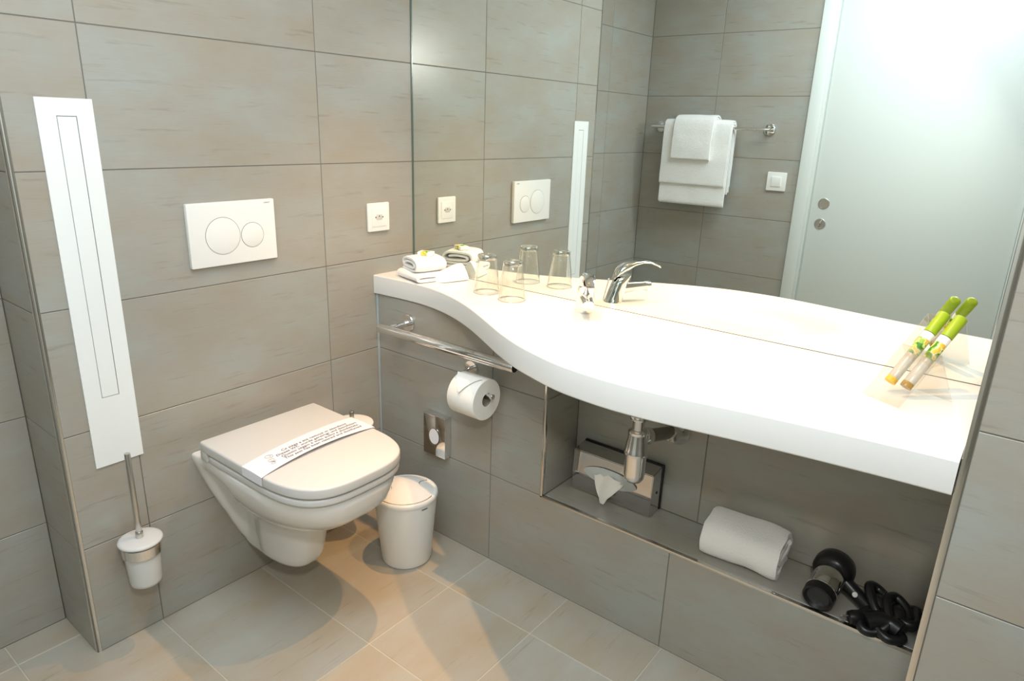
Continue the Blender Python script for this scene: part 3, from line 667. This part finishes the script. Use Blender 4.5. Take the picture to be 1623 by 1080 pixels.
# ------------------------------------------------------------------ grab rail under the counter
gr = empty('grab_rail', (.38, 0, .72)); tag(gr, 'chrome grab rail fixed under the left end of the white counter', 'grab rail')
GY, GZ = -.098, .718
bm = B(); lathe(bm, [(.0148, 0), (.0152, .002), (.0152, .533), (.0138, .535)], (.124, GY, GZ), (1, 0, 0), 32); gbar = part('bar', bm, CHROME, gr, 40)
bm = B(); cyl(bm, (.1225, GY, GZ), (.1255, GY, GZ), .0144, 28, .0008); part('end_cap', bm, STEEL, gbar, 40)
bm = B(); cyl(bm, (.658, GY, GZ), (.6596, GY, GZ), .0134, 28); part('open_end', bm, BLACK, gbar, 40)
for xx in (.152, .632):
    bm = B(); cyl(bm, (xx, GY+.006, GZ), (xx, -.006, GZ+.002), .0100, 24); part('arm', bm, CHROME, gr, 40)
    bm = B(); lathe(bm, [(.0285, 0), (.0290, .003), (.0282, .008), (.0265, .0095), (.001, .0098)], (xx, -.0006, GZ+.002), (0, -1, 0), 36); part('rosette', bm, CHROME, gr, 40)

# ------------------------------------------------------------------ toilet roll
ph = empty('toilet_roll_holder', (.46, 0, .61)); tag(ph, 'small chrome toilet roll holder on the tiled wall below the grab rail', 'roll holder')
RY, RZ = -.082, .600
bm = B(); lathe(bm, [(.024, 0), (.0245, .004), (.0235, .009), (.001, .0095)], (.425, -.0006, RZ+.034), (0, -1, 0), 32); part('rosette', bm, CHROME, ph, 40)
bm = B(); tube(bm, catmull([(.425, -.008, RZ+.034), (.425, -.030, RZ+.034), (.430, -.06, RZ+.024), (.440, RY, RZ+.009), (.47, RY, RZ+.004), (.53, RY, RZ+.004), (.566, RY, RZ+.004)], 6), .0058, 16); part('rod', bm, CHROME, ph, 50)
bm = B(); cyl(bm, (.562, RY, RZ+.004), (.574, RY, RZ+.004), .0082, 22, .0015); part('rod_tip', bm, CHROME, ph, 40)
pr = empty('toilet_roll', (.50, RY, RZ)); tag(pr, 'white toilet paper roll with its loose end folded to a point', 'toilet roll')
bm = B(); lathe(bm, [(.020, .452), (.0595, .452), (.0605, .4535), (.0605, .5495), (.0595, .551), (.020, .551), (.020, .452)], (0, RY, RZ-.010), (1, 0, 0), 64, False, False); bmesh.ops.remove_doubles(bm, verts=bm.verts, dist=1e-6); part('paper', bm, TISSUE, pr, 40)
bm = B(); lathe(bm, [(.0198, .453), (.0198, .550), (.0188, .550), (.0188, .453), (.0198, .453)], (0, RY, RZ-.010), (1, 0, 0), 40, False, False); part('core_tube', bm, CARD, pr, 40)
# folded triangular tip on the upper front of the roll
bm = B(); rows = []
for i in range(9):
    t = i/8; a = math.radians(100 + 58*t); half = .0465*(1-t)+.0006; rr = .0650+.0012*math.sin(t*PI)+.0012*t
    rows.append([(.500-.003+half*(-1+2*k/6), RY+rr*math.cos(a), RZ-.010+rr*math.sin(a)) for k in range(7)])
sheet_solid(bm, rows, Vector((0, .0003, -.0008))); part('folded_tip', bm, TISSUE, pr, 50)

# ------------------------------------------------------------------ hygiene bag dispenser
hg = empty('hygiene_bag_dispenser', (.295, 0, .38)); tag(hg, 'small upright chrome hygiene bag dispenser on the tiled wall by the bin', 'dispenser')
bm = B(); hx0, hx1, hz0, hz1, hd = .242, .337, .306, .446, -.028
box(bm, hx0, hx1, hd, -.0006, hz0, hz1, .0015); part('chrome_case', bm, CHROME, hg, 30)
bm = B(); E_ = [(.289+.0215*math.cos(2*PI*k/36), .373+.0265*math.sin(2*PI*k/36)) for k in range(36)]
loft(bm, [[(x, hd-.0002, z) for x, z in E_], [(x, hd-.0010, z) for x, z in inset2(E_, .0005)]]); part('bag_opening', bm, PAPER, hg)
bm = B(); E2 = [(.289+.0275*math.cos(2*PI*k/36), .373+.0325*math.sin(2*PI*k/36)) for k in range(36)]
bmr = [[(x, hd-.0001, z) for x, z in E2], [(x, hd-.0006, z) for x, z in E2], [(x, hd-.0006, z) for x, z in inset2(E2, .002)]]
loft(bm, bmr, True, True); part('opening_rim', bm, CHROME, hg)

# ------------------------------------------------------------------ hair dryer in the niche
hd_ = empty('hair_dryer', (1.50, .07, H1)); tag(hd_, 'black hair dryer with chrome barrel and bundled cord on the niche sill', 'hair dryer')
nz, rr_ = Vector((1.462, -.002, H1+.036)), Vector((1.468, .098, H1+.058))
axd = (rr_-nz).normalized()
bm = B(); lathe(bm, [(.001, .006), (.024, .006), (.030, 0), (.0335, .002), (.0345, .022), (.033, .026), (.001, .026)], nz, axd, 36); part('nozzle', bm, BLACK, hd_, 40)
bm = B(); lathe(bm, [(.0325, .0265), (.0335, .028), (.0350, .085), (.0340, .087)], nz, axd, 36); part('barrel_sleeve', bm, CHROME, hd_, 40)
bm = B(); lathe(bm, [(.0342, .024), (.0350, .0245), (.0350, .0275), (.0342, .028)], nz, axd, 36, False, False); part('barrel_ring', bm, CHROME, hd_, 40)
bm = B(); lathe(bm, [(.030, .083), (.040, .086), (.0455, .098), (.046, .116), (.042, .131), (.030, .139), (.001, .141)], nz, axd, 40); part('motor_housing', bm, BLACK, hd_, 50)
bm = B(); hpts = [rr_+Vector((.028, -.008, -.010)), rr_+Vector((.06, -.018, -.026)), rr_+Vector((.095, -.035, -.037)), rr_+Vector((.125, -.045, -.040))]
tube(bm, catmull(hpts, 5), .0165, 20); part('handle', bm, BLACK, hd_, 50)
bm = B(); c0 = rr_+Vector((.058, -.036, -.016)); lathe(bm, [(.001, 0), (.0058, .0), (.0062, .001), (.005, .003), (.001, .0035)], c0, (.35, -.85, .45), 20); part('white_button', bm, PLASTIC, hd_, 50)
def lump(name, pts, r, m=BLACK): bm = B(); tube(bm, catmull(pts, 6), r, 14); return part(name, bm, m, hd_, 60)
z0_ = H1+.009
lump('power_cord', [(1.585, .045, z0_+.006), (1.60, .075, z0_+.03), (1.565, .100, z0_+.045), (1.548, .085, z0_+.052), (1.57, .05, z0_+.03), (1.60, .03, z0_+.008), (1.628, .040, z0_+.012), (1.632, .075, z0_+.030), (1.602, .095, z0_+.045), (1.588, .07, z0_+.042), (1.605, .03, z0_+.02), (1.585, .005, z0_), (1.56, .0, z0_), (1.55, .03, z0_+.012), (1.575, .06, z0_+.02), (1.615, .05, z0_+.02), (1.648, .055, z0_+.02), (1.650, .09, z0_+.02)], .0105)
lump('power_cord', [(1.650, .09, z0_+.02), (1.640, .115, z0_+.018), (1.618, .09, z0_+.012), (1.615, .05, z0_+.002), (1.635, .02, z0_), (1.61, .0, z0_), (1.585, .012, z0_+.006)], .0105)
lump('cord_bundle', [(1.562, .012, H1+.018), (1.585, .030, H1+.024), (1.605, .036, H1+.022), (1.628, .030, H1+.018)], .021)
lump('cord_bundle', [(1.560, .085, H1+.020), (1.572, .075, H1+.040), (1.575, .060, H1+.030)], .0185)
lump('cord_bundle', [(1.600, .085, H1+.018), (1.612, .070, H1+.034), (1.618, .05, H1+.025)], .0185)
pl0 = Vector((1.528, .006, H1+.016))
bm = B(); lathe(bm, [(.008, 0), (.014, .003), (.0155, .010), (.0155, .026), (.010, .034), (.007, .046)], pl0, (.75, .55, .12), 20); plg = part('plug', bm, BLACK, hd_, 40)
for q in (-.0055, .0055):
    bm = B(); cyl(bm, pl0+Vector((-.0004, q*.8, q*.5)), pl0+Vector((-.014, q*.8-.010, q*.5-.002)), .0019, 10, .0005); part('plug_pin', bm, CHROME, plg, 40)

# ------------------------------------------------------------------ towel rail on the opposite wall (seen in the mirror)
tr2 = empty('towel_rail', (.18, YF, 1.352)); tag(tr2, 'thin chrome towel rail on the wall opposite, seen in the mirror', 'towel rail')
by = YF+.072
bm = B(); cyl(bm, (-.125, by, 1.352), (.517, by, 1.352), .0075, 24, .001); part('bar', bm, CHROME, tr2, 40)
for xx in (-.098, .496):
    bm = B(); cyl(bm, (xx, by-.004, 1.352), (xx, YF+.008, 1.352), .0085, 20); part('arm', bm, CHROME, tr2, 40)
    bm = B(); lathe(bm, [(.028, 0), (.029, .003), (.028, .009), (.026, .010), (.001, .010)], (xx, YF+.0006, 1.352), (0, 1, 0), 32); part('rosette', bm, CHROME, tr2, 40)
def hung(name, x0, x1, layers, label, seed, grp='white towels on the rail'):
    """cloth folded over the rail: layers = list of (front drop z, back drop z, clearance, thickness, x0 offset, x1 offset)"""
    t = empty(name, ((x0+x1)/2, by, 1.352))
    for zf, zb, cl, th, dx0, dx1 in layers:
        path = [(cl+.004, zf)] + [(cl+.003+.002*math.sin(k), zf+(1.335-zf)*k/5) for k in range(1, 5)] + [(cl*.95, 1.35), (cl*.7, 1.352+cl*.72), (0, 1.352+cl), (-cl*.7, 1.352+cl*.72), (-cl*.95, 1.35)] + [(-cl-.001, 1.335-(1.335-zb)*k/5) for k in range(1, 6)]
        bm = B(); ribbon(bm, path, (x1+dx1)-(x0+dx0), (x0+dx0, by, 0), (0, 1, 0), (0, 0, 1), (1, 0, 0), th, .0015, 16, seed); part('terry_fold', bm, TOWEL, t, 70)
    return tag(t, label, 'towel')
hung('bath_towel', -.030, .335, [(.955, 1.02, .0135, .010, 0, 0), (.962, 1.03, .0245, .010, .0, .002), (1.060, 1.06, .0355, .011, .0, .0)], 'large white bath towel folded over the chrome rail, seen in the mirror', 11)
hung('hand_towel', .035, .245, [(1.188, 1.20, .0475, .011, 0, 0), (1.192, 1.21, .0585, .010, .0, .003)], 'small white hand towel hanging on top of the large bath towel', 23)

# ------------------------------------------------------------------ ceiling spots that make the warm light
for i, (x, y, z) in enumerate(SPOTS):
    sl = empty('ceiling_spotlight', (x, y, CH)); tag(sl, 'chrome ceiling spotlight above the mirror, ' + ('nearer the toilet' if i == 0 else 'nearer the right column'), 'spotlight', 'spotlights above the mirror')
    bm = B(); lathe(bm, [(.026, .0), (.026, .085), (.018, .095), (.001, .096)], (x, y, z+.022), (0, 0, 1), 32); lathe(bm, [(.026, 0), (.0245, .001), (.022, .012), (.001, .014)], (x, y, z+.022), (0, 0, 1), 32, False); part('housing', bm, CHROME, sl, 40)
    bm = B(); cyl(bm, (x, y, z+.11), (x, y, CH), .008, 16); part('stem', bm, CHROME, sl, 40)
    bm = B(); cyl(bm, (x, y, z+.024), (x, y, z+.028), .016, 20); part('bulb', bm, LAMPM, sl, 40)
